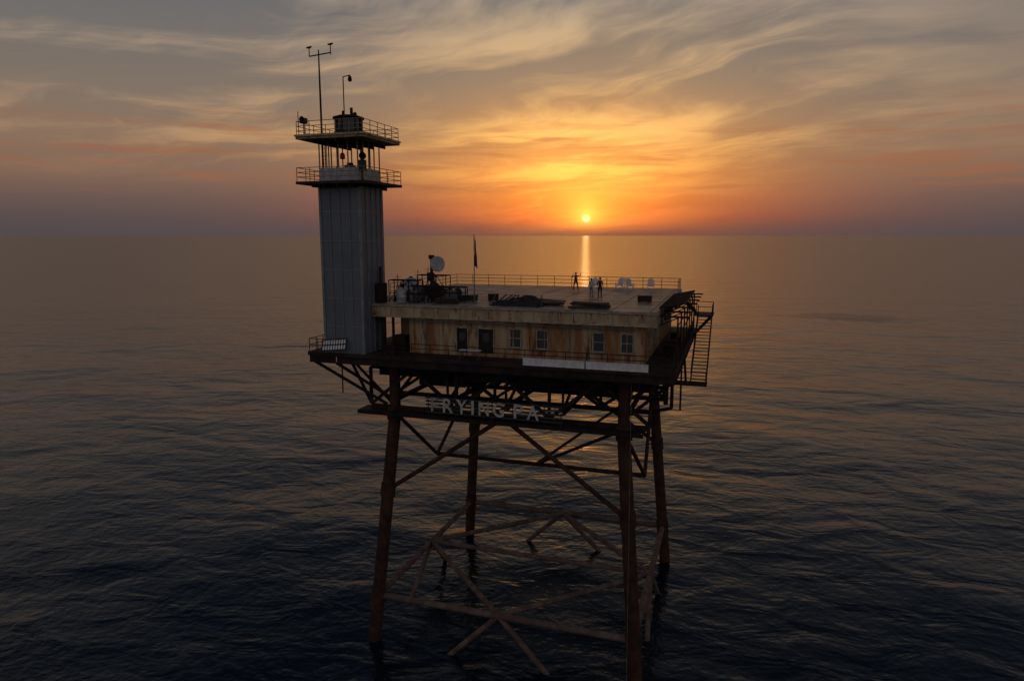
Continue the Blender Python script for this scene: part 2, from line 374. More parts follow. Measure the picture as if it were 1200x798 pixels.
for ch,a,b in(('F',-5.95,-5.25),('R',-4.85,-3.95),('Y',-3.65,-2.7),('I',-2.3,-2.08),('N',-1.65,-0.75),('G',-0.4,0.55),('P',1.4,2.2),('A',2.5,3.5)):
    o=letter(ch,a,b,mat=LETF if ch=='F' else None)
    if ch=='F': o['label']='faded rusting letter F'
fr=M(); fr.beam((4.1,-11.6,22.62),(4.75,-11.6,22.66),0.05,0.13); fr.beam((4.8,-11.6,22.0),(4.82,-11.6,22.95),0.05,0.14); part('letter',fr,sg,LETD,label='broken remains of the last letter')
s=M()
for k in range(5): zc=21.72+k*0.31; s.beam((-6.5,-11.46,zc),(5.4,-11.46,zc),0.04,0.17)
for xx in(-6.3,-3.8,-0.55,1.2,3.9,5.3): s.beam((xx,-11.38,21.3),(xx,-11.38,23.1),0.06,0.06)
part('support_frame',s,sg,BLACK)

OFF=Vector((0,0.5,0.25))
# ---------------------------------------------------------------- main deck
md=mk('main_deck',(0,0,25.3),'rusty steel main deck carrying the building on top of the legs','deck')
s=M(); s.box(-14.4,14.2,-13.2,13.2,26.0,26.3); s.box(-17.1,-14.41,-13.2,-7.6,26.0,26.3); part('deck_plate',s,md,PLATE)
s=M()
for yy in(-13.05,-6,0,6,13.05): s.ibeam((-14.3,yy,25.68),(14.1,yy,25.68),0.3,0.62)
for xx in(-14.1,-10.2,-3.4,3.4,10.2,14.0): s.ibeam((xx,-12.9,25.6),(xx,12.9,25.6),0.3,0.55)
x_=-13
while x_<14:
    s.beam((x_,-12.9,25.85),(x_,12.9,25.85),0.12,0.28); x_+=1.3
s.ibeam((-17.0,-13.05,25.68),(-14.4,-13.05,25.68),0.3,0.62); s.ibeam((-17.0,-7.7,25.68),(-14.4,-7.7,25.68),0.3,0.62); s.ibeam((-16.95,-12.9,25.65),(-16.95,-7.8,25.65),0.3,0.6)
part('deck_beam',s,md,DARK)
for (p,q) in [((-16.6,-12.9,25.4),(-11.0,-10.4,21.4)),((-16.6,-8.0,25.4),(-11.0,-9.6,21.4)),((-14.4,-13.0,25.4),(-10.6,-10.4,22.0)),
              ((13.8,-12.9,25.4),(10.6,-10.4,22.2)),((13.8,6,25.4),(10.6,9.8,22.2)),((13.9,-3,25.4),(10.6,-3.4,22.4)),((-12.8,-13,25.4),(-12.6,-10.4,21.4))]:
    part('support_strut',M().tube(p,q,0.14,0.14,10),md,DARK)
s=M(); s.tube((10.9,-12.6,25.5),(11.2,-12.9,-0.9),0.022,0.022,6); part('hanging_rope',s,md,GREY,label='thin rope hanging from the deck to the water')
s=M(); s.tube((13.0,-1.0,25.4),(13.0,-1.0,20.6),0.16,0.16,10); s.tube((13.0,-1.0,20.6),(11.4,-1.0,20.2),0.16,0.16,10); part('drain_pipe',s,md,DARK)
part('drain_pipe',M().tube((13.6,1.6,25.4),(13.6,1.6,19.8),0.09,0.09,8),md,DARK); part('drain_pipe',M().tube((13.0,-7,25.4),(13.0,-7,22.4),0.2,0.2,10),md,DARK)
part('drain_pipe',M().tube((-14.8,-11.5,25.4),(-14.8,-11.5,22.4),0.06,0.06,8),md,DARK)
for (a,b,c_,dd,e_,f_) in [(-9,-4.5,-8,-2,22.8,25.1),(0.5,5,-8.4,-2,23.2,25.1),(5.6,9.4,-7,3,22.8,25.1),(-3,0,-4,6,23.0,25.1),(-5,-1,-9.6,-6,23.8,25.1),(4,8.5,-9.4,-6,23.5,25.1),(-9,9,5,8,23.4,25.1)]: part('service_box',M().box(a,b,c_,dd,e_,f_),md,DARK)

# ---------------------------------------------------------------- living quarters
ZH=30.5; XR=12.5
lq=mk('living_quarters',(0.7,0.7,26.3),'beige rust streaked crew building with a flat landing deck roof','building')
s=M(); s.box(-8.2,11.6,-11.15,12.4,26.304,29.45); s.box(-10.6,-8.202,-8.2,12.4,26.304,29.45); wall=part('wall',s,lq,WALL,label='rust streaked beige steel wall with small windows')
s=M()
xx=-8.2
while xx<11.7:
    s.box(xx-0.04,xx+0.04,-11.19,-11.153,26.31,29.4); xx+=1.32
yy=-11
while yy<12.4:
    s.box(11.603,11.65,yy-0.05,yy+0.05,26.31,29.4); yy+=1.2
s.box(-8.2,11.65,-11.27,-11.203,26.31,26.62)
part('wall_rib',s,wall,WALL)
s=M(); s.box(-14.0,XR,-11.6,13.0,30.32,ZH); part('landing_deck',s,lq,DECK,label='flat stained concrete landing deck')
s=M()
for xx in range(-12,13,3): s.box(xx-0.03,xx+0.03,-11.5,12.9,ZH+0.002,ZH+0.008)
for yy in range(-9,13,3): s.box(-13.9,XR-0.1,yy-0.03,yy+0.03,ZH+0.010,ZH+0.014)
part('deck_joint',s,lq,DARK)
ZF=29.46
s=M()
s.box(-14.0,XR,-11.6,-11.45,ZF,30.31); s.box(XR-0.15,XR,-11.44,13.0,ZF,30.31); s.box(-14,-13.85,-11.44,13,ZF,30.31); s.box(-13.84,XR-0.16,12.85,13.0,ZF,30.31)
fas=part('roof_edge',s,lq,BEIGE,label='deep beige steel roof edge with vertical ribs')
s=M()
xx=-13.9
while xx<XR: s.box(xx-0.04,xx+0.04,-11.66,-11.603,ZF,30.335); xx+=1.05
s.box(-14.05,XR+0.1,-11.72,-11.603,30.33,30.42); s.box(-14.05,XR+0.1,-11.72,-11.603,ZF-0.08,ZF+0.005)
part('edge_rib',s,fas,TRIM)
s=M(); yy=-11.4
while yy<13: s.box(XR+0.003,XR+0.06,yy-0.04,yy+0.04,ZF,30.33); yy+=1.05
s.box(XR+0.003,XR+0.1,-11.5,12.9,30.325,30.42)
part('edge_rib',s,fas,TRIM)
s=M(); s.box(-13.8,XR-0.2,-11.4,12.8,29.455,29.8); part('ceiling_beam',s,lq,DARK)
for xx,yy in[(-13.6,-4),(-13.6,4),(-13.6,12.4),(-12.2,-8.6),(-10.6,-11.3)]: part('deck_post',M().beam((xx,yy,26.31),(xx,yy,29.45),0.2,0.2),lq,DARK)
def window(x,z0,z1,w=0.8,side='front'):
    f=M(); g=M()
    def bx(mm,a,b,c_,dd,o0,o1):
        if side=='front': mm.box(a,b,-11.155-o1,-11.155-o0,c_,dd)
        else: mm.box(11.605+o0,11.605+o1,a,b,c_,dd)
    k=0.06
    bx(f,x-w/2-k,x-w/2,z0-k,z1+k,0.0,0.10); bx(f,x+w/2,x+w/2+k,z0-k,z1+k,0.0,0.10)
    bx(f,x-w/2+0.001,x+w/2-0.001,z1,z1+k,0.0,0.09); bx(f,x-w/2-0.1,x+w/2+0.1,z0-0.12,z0-k-0.001,0.0,0.15); bx(f,x-w/2+0.001,x+w/2-0.001,z0-k,z0,0.0,0.09)
    bx(f,x-w/2+0.001,x+w/2-0.001,(z0+z1)/2-0.025,(z0+z1)/2+0.025,0.03,0.08)
    wo=part('window',f,wall,TRIM); 
    bx(g,x-w/2+0.002,x+w/2-0.002,z0+0.002,z1-0.002,0.005,0.028); part('pane',g,wo,GLASS)
for x0 in(1.25,3.5,8.06,10.3): window(x0,27.3,28.7,0.85)
for y0 in(-8.5,-4.5,-0.5,3.5,7.5): window(y0,27.35,28.6,0.9,'side')
def door(x,w=1.0,mat=GREY,lab=None):
    f=M(); f.box(x-w/2-0.06,x-w/2,-11.27,-11.16,26.32,28.75); f.box(x+w/2,x+w/2+0.06,-11.27,-11.16,26.32,28.75); f.box(x-w/2+0.001,x+w/2-0.001,-11.26,-11.16,28.65,28.75)
    dl=part('door',M().box(x-w/2+0.002,x+w/2-0.002,-11.22,-11.16,26.33,28.648),wall,mat,label=lab)
    part('door_frame',f,dl,TRIM); part('handle',M().box(x+w/2-0.2,x+w/2-0.08,-11.27,-11.223,27.3,27.38),dl,BLACK)
    part('door_glass',M().box(x-0.25,x+0.25,-11.235,-11.223,27.6,28.3),dl,GLASS)
door(-3.4,0.95,DARK,'dark doorway'); door(-1.3,1.3,DARK,'dark open doorway')
s=M()
s.tube((-6.6,-11.4,26.4),(-6.6,-11.4,29.3),0.06); s.tube((5.8,-11.35,26.4),(5.8,-11.35,29.3),0.05); s.tube((-8.1,-11.45,29.1),(11,-11.45,29.1),0.04)
part('wall_pipe',s,lq,GREY)
for yy in(-11.2,-7.6,-4,-0.4,3.2,6.8,10.4):
    part('outrigger',M().beam((14.05,yy,26.32),(14.05,yy,30.2),0.12,0.12).beam((12.7,yy,30.2),(14.9,yy,30.2),0.12,0.14).beam((12.7,yy,29.5),(14.0,yy,30.1),0.08,0.08),lq,DARK)
part('outrigger_rail',M().tube((14.05,-11.2,28.6),(14.05,10.4,28.6),0.05).tube((14.05,-11.2,29.5),(14.05,10.4,29.5),0.04),lq,DARK)

# ---------------------------------------------------------------- railings
def railing(name,pts,h,label,mat=DARK,closed=False,sp=1.5,r=0.035,rails=2):
    o=mk(name,pts[0],label,'railing','steel safety railings'); base=Vector(pts[0])
    pts=[Vector(p) for p in pts]
    if closed: pts=pts+[pts[0]]
    pm_=M().tube((0,0,0),(0,0,h),r,r,8); me=pm_.mesh('post'); me.materials.append(mat)
    done=[]; rm=M()
    for a,b in zip(pts[:-1],pts[1:]):
        n=max(1,round((b-a).length/sp))
        for i in range(n+1):
            p=a.lerp(b,i/n)
            if any((p-q).length<0.05 for q in done): continue
            done.append(p)
            po=bpy.data.objects.new('post',me); scene.collection.objects.link(po); po.parent=o; po.location=p-base
        for k in range(rails):
            zc=h-k*h/rails
            rm.tube(a+Vector((0,0,zc)),b+Vector((0,0,zc)),r*0.9,r*0.9,8)
    part('rail',rm,o,mat); return o
railing('safety_railing',[(-13.8,-4,ZH),(-13.8,12.8,ZH),(XR-0.1,12.8,ZH),(XR-0.1,9.5,ZH)],1.15,'thin steel railing along the edge of the landing deck',YEL,sp=2.0,r=0.035,rails=3)
railing('safety_railing',[(-10.4,-13.05,26.3),(14.0,-13.05,26.3),(14.0,12.9,26.3)],1.1,'dark steel railing along the walkway around the crew building',DARK,sp=1.6,r=0.035,rails=3)
railing('safety_railing',[(-15.3,-13.05,26.3),(-17.0,-13.05,26.3),(-17.0,-7.8,26.3),(-15.4,-7.8,26.3)],1.1,'short steel railing beside the base of the light tower',DARK,sp=1.1)

# ---------------------------------------------------------------- light tower
tx,ty=-13.4,-11.3; TW=1.85
ZG=40.6; ZR=44.25
lt=mk('light_tower',(tx,ty,26.3),'square grey clad light tower with two railed galleries and masts','lighthouse')
col_=part('column',M().box(tx-TW,tx+TW,ty-TW,ty+TW,26.305,ZG-0.36),lt,CLAD,label='tall square column with grey metal cladding')
s=M()
for i in range(5):
    o_=-TW+i*TW/2
    wd=0.03 if 0<i<4 else 0.10
    for sgn in(-1,1):
        s.box(tx+o_-wd,tx+o_+wd,ty+sgn*(TW+0.045)-0.04,ty+sgn*(TW+0.045)+0.04,26.31,ZG-0.4)
        s.box(tx+sgn*(TW+0.045)-0.04,tx+sgn*(TW+0.045)+0.04,ty+o_*0.96-wd,ty+o_*0.96+wd,26.31,ZG-0.4)
for zc in(28.6,31.0,33.4,35.8,38.2,39.9):
    for sgn in(-1,1):
        s.box(tx-TW-0.02,tx+TW+0.02,ty+sgn*(TW+0.02)-0.02,ty+sgn*(TW+0.02)+0.02,zc-0.04,zc+0.04)
        s.box(tx+sgn*(TW+0.024)-0.02,tx+sgn*(TW+0.024)+0.02,ty-TW,ty+TW,zc-0.04,zc+0.04)
SEAM=pm('pale_seam_paint',(0.23,0.235,0.23),(0.19,0.185,0.175),1.5,0.6,0,c=(0.12,0.09,0.07),clo=0.6,chi=0.75)
part('seam',s,col_,SEAM)
def platform(zt,half,th,nm,mat,lab):
    s=M(); s.box(tx-half,tx+half,ty-half,ty+half,zt-th,zt); pf=part(nm,s,lt,mat,label=lab)
    b=M()
    for o_ in(-1.7,-0.6,0.6,1.7):
        b.beam((tx+o_,ty-half+0.05,zt-th-0.13),(tx+o_,ty+half-0.05,zt-th-0.13),0.1,0.25)
    part('floor_beam',b,pf,DARK); return pf
platform(ZG,3.2,0.22,'gallery_floor',RUST,'square rusty gallery floor')
H2=1.85
s=M(); zt=ZG+1.15
s.box(tx-H2,tx+H2,ty-H2,ty-H2+0.1,ZG+0.004,zt); s.box(tx-H2,tx+H2,ty+H2-0.1,ty+H2,ZG+0.004,zt); s.box(tx-H2,tx-H2+0.1,ty-H2+0.102,ty+H2-0.102,ZG+0.004,zt); s.box(tx+H2-0.1,tx+H2,ty-H2+0.102,ty+H2-0.102,ZG+0.004,zt)
part('parapet_wall',s,lt,DISH,label='low pale grey wall of the open watch room')
pme=M().tube((0,0,0),(0,0,ZR-0.25-ZG-1.15),0.055,0.055,10).mesh('post'); pme.materials.append(YEL)
for i in range(4):
    for (ax,ay) in((-1,-1),(1,-1),(1,1),(-1,1)):
        f=i/4
        q={(-1,-1):(-1+2*f,-1),(1,-1):(1,-1+2*f),(1,1):(1-2*f,1),(-1,1):(-1,1-2*f)}[(ax,ay)]
        po=bpy.data.objects.new('window_post',pme); scene.collection.objects.link(po); po.parent=lt
        po.location=Vector((q[0]*(H2-0.06),q[1]*(H2-0.06),ZG+1.15-26.3))
s=M(); s.box(tx-0.35,tx+0.35,ty-0.35,ty+0.35,ZG,ZG+1.5); s.tube((tx,ty,ZG+1.5),(tx,ty,ZG+1.7),0.3,0.25,14); pb=part('lamp_stand',s,lt,DARK)
s=M(); s.lathe((tx-0.15,ty-0.9,ZG+1.9),[(0.02,0),(0.2,0.02),(0.22,0.3),(0.14,0.5),(0.01,0.55)],16); s.tube((tx-0.15,ty-0.9,ZG+1.0),(tx-0.15,ty-0.9,ZG+1.9),0.04); part('beacon_lens',s,lt,REDL,label='small red beacon lens')
platform(ZR,3.1,0.30,'roof_platform',YEL,'overhanging square roof platform with rusty yellow edge')
s=M(); s.box(tx-3.18,tx+3.18,ty-3.18,ty-3.105,ZR-0.1,ZR+0.06); s.box(tx+3.105,tx+3.18,ty-3.1,ty+3.18,ZR-0.1,ZR+0.06); part('roof_trim',s,lt,BEIGE)
s=M(); s.lathe((tx,ty,ZR),[(1.2,0.002),(1.2,0.55)],12); dr=part('lantern_base',s,lt,DARK)
s=M(); s.lathe((tx,ty,ZR),[(1.08,0.552),(1.08,1.6)],12); part('lantern_glass',s,dr,GLASS)
s=M()
for i in range(12):
    a=2*math.pi*i/12; s.tube((tx+1.12*math.cos(a),ty+1.12*math.sin(a),ZR+0.55),(tx+1.12*math.cos(a),ty+1.12*math.sin(a),ZR+1.6),0.05,0.05,6)
part('glazing_bar',s,dr,DARK)
s=M(); s.lathe((tx,ty,ZR),[(1.08,1.6),(1.3,1.6),(1.3,1.72),(0.9,1.85),(0.3,1.95),(0.02,2.0)],20); s.tube((tx+0.3,ty,ZR+1.9),(tx+0.3,ty,ZR+2.5),0.12); s.tube((tx-0.5,ty,ZR+1.8),(tx-0.5,ty,ZR+2.3),0.1); s.lathe((tx+0.8,ty-0.3,ZR+1.7),[(0.02,0),(0.16,0.02),(0.16,0.3),(0.02,0.4)],10)
part('lantern_roof',s,dr,DARK)
s=M(); mx,my=tx-2.5,ty-0.2; zT=51.5
s.tube((mx,my,ZG+0.3),(mx,my,48),0.09,0.08); s.tube((mx,my,48),(mx,my,zT),0.08,0.05); s.beam((mx-0.9,my,zT-0.45),(mx+1.15,my,zT-0.3),0.08,0.08)
for dx,dz in((-0.9,0.6),(1.15,0.7)):
    s.tube((mx+dx,my,zT-0.45),(mx+dx,my,zT-0.45+dz),0.04); s.lathe((mx+dx,my,zT-0.45+dz),[(0.01,0),(0.12,0.05),(0.12,0.12),(0.01,0.2)],10)
    s.beam((mx+dx-0.25,my,zT-0.35+dz),(mx+dx+0.25,my,zT-0.3+dz),0.05,0.12)
for k in range(14): s.beam((mx,my-0.02,ZG+0.5+k*0.3),(mx+0.4,my-0.02,ZG+0.5+k*0.3),0.03,0.03)
s.tube((mx+0.4,my-0.02,ZG+0.3),(mx+0.4,my-0.02,ZR+1.2),0.03)
part('weather_mast',s,lt,DARK,label='tall thin mast with crossbar and wind sensors')
s=M(); ax_=tx-0.75; s.tube((ax_,ty+0.6,ZR+1.7),(ax_,ty+0.6,49.4),0.045); s.tube((ax_,ty+0.6,49.4),(ax_+0.65,ty+0.6,49.5),0.04); s.lathe((ax_+0.65,ty+0.6,48.95),[(0.02,0),(0.17,0.1),(0.17,0.3),(0.1,0.5),(0.02,0.55)],12)
part('camera_mast',s,lt,DARK,label='thin pole with a hanging dome camera')
s=M(); s.tube((tx-2.9,ty-2.9,ZR),(tx-2.9,ty-2.9,ZR+1.9),0.03)
s.obox((tx-2.6,ty-2.6,ZR+1.2),(0.5,0.4,0.4)); s.tube((tx-2.6,ty-2.6,ZR),(tx-2.6,ty-2.6,ZR+1.0),0.05); s.lathe((tx-2.3,ty-2.9,ZR+1.2),[(0.05,0),(0.1,0.15),(0.25,0.4)],12,(0,-1,0)); part('fog_horn',s,lt,BLACK)
s=M(); s.lathe((tx+2.4,ty-2.2,ZG+1.9),[(0.08,0),(0.12,0.2),(0.3,0.6)],12,(0.6,-0.8,0)); s.tube((tx+2.4,ty-2.2,ZG),(tx+2.4,ty-2.2,ZG+2.5),0.08); s.obox((tx+2.4,ty-2.1,ZG+1.2),(0.5,0.4,0.9))
part('fog_horn',s,lt,BLACK)
for zz_,hh in((ZG,3.12),(ZR,3.02)):
    railing('safety_railing',[(tx-hh,ty-hh,zz_),(tx+hh,ty-hh,zz_),(tx+hh,ty+hh,zz_),(tx-hh,ty+hh,zz_)],1.1,'faded yellow steel railing around a gallery of the light tower',YEL,closed=True,sp=1.3,r=0.03,rails=3)
part('vent_cowl',M().box(-11.4,-10.7,-11.2,-10.4,30.52,32.2).tube((-11.1,-10.8,32.2),(-11.1,-10.8,33.6),0.12),lt,DARK)

# ---------------------------------------------------------------- staircase
st=mk('outside_staircase',(15.4,0,24),'dark steel outside staircase with landings hanging off the deck edge','stairs')
part('landing',M().box(14.3,16.15,5.2,8.6,28.45,28.55),st,DARK); part('landing',M().box(12.5,16.15,-5.4,-3.8,23.75,23.85),st,DARK)
s=M(); s.beam((14.75,5.2,28.5),(14.75,-3.8,23.8),0.08,0.3); s.beam((16.05,5.2,28.5),(16.05,-3.8,23.8),0.08,0.3)
s.beam((12.6,7.0,30.4),(14.4,7.0,28.6),0.08,0.25); s.beam((12.6,8.1,30.4),(14.4,8.1,28.6),0.08,0.25); part('stringer',s,st,DARK)
n=20; sm_=M().box(-0.6,0.6,-0.14,0.14,-0.02,0.02).mesh('step'); sm_.materials.append(DARK)
for i in range(n):
    f=(i+0.5)/n; o=bpy.data.objects.new('step',sm_); scene.collection.objects.link(o); o.parent=st; o.location=(0.0,5.2-9.0*f,28.5-4.7*f-24+0.05)
s=M()
for xx in(14.75,16.05):
    for dz in(0.55,1.1): s.tube((xx,5.2,28.5+dz),(xx,-3.8,23.8+dz),0.035)
    for i in range(7): f=i/6; s.tube((xx,5.2-9.0*f,28.5-4.7*f),(xx,5.2-9.0*f,29.6-4.7*f),0.03)
for dz in(0.55,1.1):
    s.tube((16.05,5.2,28.5+dz),(16.05,8.5,28.5+dz),0.035); s.tube((14.4,8.5,28.5+dz),(16.05,8.5,28.5+dz),0.035)
    s.tube((16.05,-3.8,23.8+dz),(16.05,-5.3,23.8+dz),0.035); s.tube((16.05,-5.3,23.8+dz),(12.6,-5.3,23.8+dz),0.035)
for (xx,yy,zb) in((16.05,8.5,28.5),(16.05,7.0,28.5),(14.4,8.5,28.5),(16.05,-5.3,23.8),(14.4,-5.3,23.8),(12.6,-5.3,23.8)): s.tube((xx,yy,zb),(xx,yy,zb+1.1),0.035)
part('handrail',s,st,DARK)
for p,q,r in(((14.2,-5,26.1),(14.4,-5,23.8),.06),((14.2,-3.9,26.1),(14.4,-3.9,23.8),.06),((14.1,5.3,26.2),(16.0,5.3,28.4),.08),((14.1,8.1,26.2),(16.0,8.1,28.4),.08),((12.4,-5,25.5),(12.6,-5,23.8),.06)):
    part('support_strut',M().tube(p,q,r),st,DARK)

# ---------------------------------------------------------------- solar panels
sp=mk('solar_panel',(13.5,-8.6,30.45),'dark framed solar panel cantilevered off the roof edge','solar panel','solar panels along the roof edge')
R=Matrix.Rotation(math.radians(-12),3,'Y')
part('cell_sheet',M().obox((0,0,0.48),(1.9,3.1,0.03),R),sp,SOLAR,own=True)
s=M()
for sgn in(-1,1): s.obox(R@Vector((0,sgn*1.58,0))+Vector((0,0,0.47)),(2.0,0.06,0.12),R); s.obox(R@Vector((sgn*0.98,0,0))+Vector((0,0,0.47)),(0.05,3.1,0.12),R)
part('frame',s,sp,DARK,own=True)
s=M()
for yy in(-1.2,1.2): s.beam((-0.8,yy,-0.4),(0.8,yy,0.6),0.07,0.07); s.beam((-0.8,yy,-1.0),(-0.8,yy,0.25),0.07,0.07)
s.beam((-0.8,-1.2,-0.4),(-0.8,1.2,-0.4),0.06,0.06)
part('support_bracket',s,sp,DARK,own=True)
for yy in(-5.3,-2.0,1.3): copytree(sp,(13.5,yy,30.45))
# ---------------------------------------------------------------- flag, dish
fp=mk('flagpole',(-3.1,-9.1,ZH),'tall thin flagpole with a limp dark flag on the landing deck','flagpole')
part('pole',M().tube((0,0,0),(0,0,5.7),0.05,0.03,10).lathe((0,0,5.7),[(0.02,0),(0.06,0.06),(0.01,0.14)],10),fp,GREY,own=True)
fm=M(); nz=14; nx=5; vs=[]
for i in range(nz+1):
    for j in range(nx+1):
        z_=5.6-i*0.17; wd=0.08+0.16*math.sin(min(1,i/10)*1.5); xx=0.03+wd*j/nx; yy=0.07*math.sin(j*1.9+i*0.3)+0.03*math.sin(i)
        vs.append((xx,yy,z_-0.25*(j/nx)))
fm.add(vs,[(i*(nx+1)+j,i*(nx+1)+j+1,(i+1)*(nx+1)+j+1,(i+1)*(nx+1)+j) for i in range(nz) for j in range(nx)],True)
part('flag',fm,fp,flat('dark_flag_cloth',(0.06,0.03,0.04)),own=True)
ds=mk('satellite_dish',(-7.1,-9.0,ZH),'white round dish antenna on a dark pole mast','satellite dish')
part('mast',M().tube((0,0,0),(0,0,3.7),0.16,0.12,12).beam((0,0,3.1),(0.45,-0.1,3.3),0.12,0.12).tube((0.5,0,0),(0,0,1.6),0.05).tube((-0.5,0,0),(0,0,1.6),0.05).obox((0,0,3.9),(0.4,0.35,0.35)).obox((-0.05,-0.1,2.2),(0.55,0.4,0.7)),ds,DARK,own=True)
part('reflector',M().lathe((0.42,-0.1,3.3),[(0.02,0.0),(0.3,0.05),(0.55,0.17),(0.66,0.28),(0.68,0.45),(0.64,0.46),(0.4,0.40),(0.02,0.36)],28,(0.75,-0.62,0.05)),ds,DISH,own=True)

# ---------------------------------------------------------------- deck clutter
def pile(name,loc,lx,ly,n,label,seed,cat='timber'):
    random.seed(seed); o=mk(name,loc,label,cat)
    m=M()
    for i in range(n):
        L=lx*random.uniform(0.5,1); a=random.uniform(-0.12,0.12)
        lay=i*3//n
        m.obox((random.uniform(-1,1)*(lx-L)/2,random.uniform(-ly/2,ly/2)*(1-0.25*lay),0.07+lay*0.16+random.uniform(0,0.03)),(L,random.uniform(0.15,0.4),random.uniform(0.05,0.13)),Matrix.Rotation(a,3,'Z')@Matrix.Rotation(random.uniform(-0.04,0.04),3,'Y'))
    part('plank',m,o,WOOD,own=True); return o
pile('timber_pile',(7.0,-9.6,ZH),3.4,1.8,16,'loose pile of weathered boards on the landing deck',1)
pile('timber_pile',(-5.2,-9.9,ZH),2.2,1.4,10,'small heap of boards beside the flagpole',4)
pile('timber_pile',(3.6,-8.6,ZH),2.6,1.6,14,'jumbled heap of boards beside the tarpaulin',9)
def tarp(loc,lx,ly,h,label,seed):
    o=mk('covered_pile',loc,label,'covered pile'); m=M(); n=22; k=10; vs=[]
    random.seed(seed); bum=[(random.uniform(-1,1),random.uniform(-1,1),random.uniform(0.15,0.4),random.uniform(0.3,1)) for _ in range(16)]
    for j in range(k+1):
        for i in range(n+1):
            a=-1+2*i/n; b=-1+2*j/k
            e_=max(0,(1-abs(a)**4))*max(0,(1-abs(b)**4)); hh=sum(c[3]*math.exp(-((a-c[0])**2+(b-c[1])**2)/(c[2]**2)) for c in bum)/1.8
            vs.append((a*lx/2,b*ly/2,0.01+h*min(1,e_*1.6)*(0.3+0.7*min(1.2,hh))))
    m.add(vs,[(j*(n+1)+i,j*(n+1)+i+1,(j+1)*(n+1)+i+1,(j+1)*(n+1)+i) for j in range(k) for i in range(n)],True)
    part('tarpaulin',m,o,TARP,own=True)
    b=M(); random.seed(seed+5)
    for i in range(7): xx=random.uniform(-lx/2,lx/2); b.beam((xx,-ly/2-0.1,0.08),(xx+random.uniform(-0.9,0.9),ly/2,0.16+h*0.8),0.1,0.08)
    part('batten',b,o,WOOD,own=True)
tarp((0.9,-9.4,ZH),4.6,2.0,0.75,'long low heap of materials under a dark tarpaulin',3)
tarp((-10.0,-8.0,ZH),2.2,1.8,0.8,'small covered heap of gear near the light tower',8)
def tank(loc,r,h,label,mat):
    o=mk('storage_tank',loc,label,'tank'); part('shell',M().lathe((0,0,0),[(r*0.98,0.0),(r,0.05),(r,h*0.33),(r*1.03,h*0.34),(r*1.03,h*0.37),(r,h*0.38),(r,h*0.8),(r*0.8,h*0.93),(r*0.3,h),(0.02,h)],24),o,mat,own=True)
    part('cap',M().tube((0,0,h),(0,0,h+0.1),r*0.28,r*0.28,14),o,BLACK,own=True); return o
tank((-10.6,-6.0,ZH),0.6,1.9,'pale upright plastic water tank on the landing deck',DISH)
tank((-8.9,-4.6,ZH),0.5,1.4,'dark upright plastic tank on the landing deck',TARP)
tank((-9.6,-9.9,ZH),0.45,1.3,'pale upright drum inside the pipe frame',DISH)
tank((-5.9,-6.0,ZH),0.35,1.0,'small dark drum beside an equipment box',TARP)
def crate(loc,sx,sy,sz,label,mat,rot=0):
    o=mk('equipment_box',loc,label,'box',rot=rot)
    part('body',M().box(-sx/2,sx/2,-sy/2,sy/2,0.08,sz),o,mat,own=True)
    part('lid',M().box(-sx/2-0.03,sx/2+0.03,-sy/2-0.03,sy/2+0.03,sz+0.002,sz+0.07),o,mat,own=True)
    s=M()
    for a in(-1,1): s.box(a*sx*0.35-0.06,a*sx*0.35+0.06,-sy/2,sy/2,0,0.078)
    part('skid',s,o,WOOD,own=True)
crate((-6.0,-7.6,ZH),1.1,0.8,0.8,'grey equipment box on skids on the landing deck',GREY)
crate((-11.9,-4.0,ZH),1.3,0.9,1.1,'dark equipment box on skids near the railing',DARK)
crate((-8.4,-9.6,ZH),0.8,0.7,0.9,'grey equipment box near the dish antenna',GREY,0.2)
crate((-4.3,-7.6,ZH),1.6,0.8,0.5,'low dark equipment box on skids',TARP,0.1)
crate((-7.6,-6.4,ZH),0.8,0.8,1.0,'dark cabinet behind the dish antenna',DARK,0.1)
crate((-8.9,-7.9,ZH),0.8,0.8,1.2,'grey cabinet between the antenna masts',GREY,-0.1)
crate((-9.9,-3.0,ZH),1.5,0.8,0.9,'dark equipment box near the railing',DARK,-0.1)
crate((-2.2,-6.8,ZH),0.9,0.7,0.6,'dark tool box behind the flagpole',DARK,0.3)
crate((10.6,-3.5,ZH),1.2,0.9,0.5,'low dark box near the roof edge',DARK,0.1)
for yy,l in((-6.0,0),(-3.5,0.2),(1.5,-0.1)): crate((13.0,yy,26.3),0.9,1.0,0.9,'dark storage box on the side walkway',DARK,l)
crate((-9.5,-10.4,26.3),1.2,0.9,1.3,'dark cabinet in the open bay beside the tower',DARK)
crate((-9.6,-12.2,26.3),0.9,0.6,0.7,'dark storage box on the front walkway',DARK)
def antenna(loc,h,label):
    o=mk('whip_antenna',loc,label,'antenna'); m=M().tube((0,0,0),(0,0,h),0.05,0.025,8)
    for k in range(4): m.beam((-0.35,0,h-0.25-k*0.25),(0.35,0,h-0.25-k*0.25),0.025,0.025)
    part('mast',m,o,DARK,own=True); part('guy_wire',M().tube((0.8,0.2,0),(0,0,h*0.7),0.012).tube((-0.7,0.4,0),(0,0,h*0.7),0.012).tube((0,-0.8,0),(0,0,h*0.7),0.012),o,DARK,own=True)
antenna((-9.4,-7.0,ZH),2.7,'thin antenna mast with short crossbars'); antenna((-8.1,-7.6,ZH),3.0,'thin antenna mast with short crossbars'); antenna((-10.3,-9.2,ZH),2.4,'thin antenna mast with short crossbars')
antenna((-6.4,-9.9,ZH),1.9,'thin antenna mast with short crossbars')
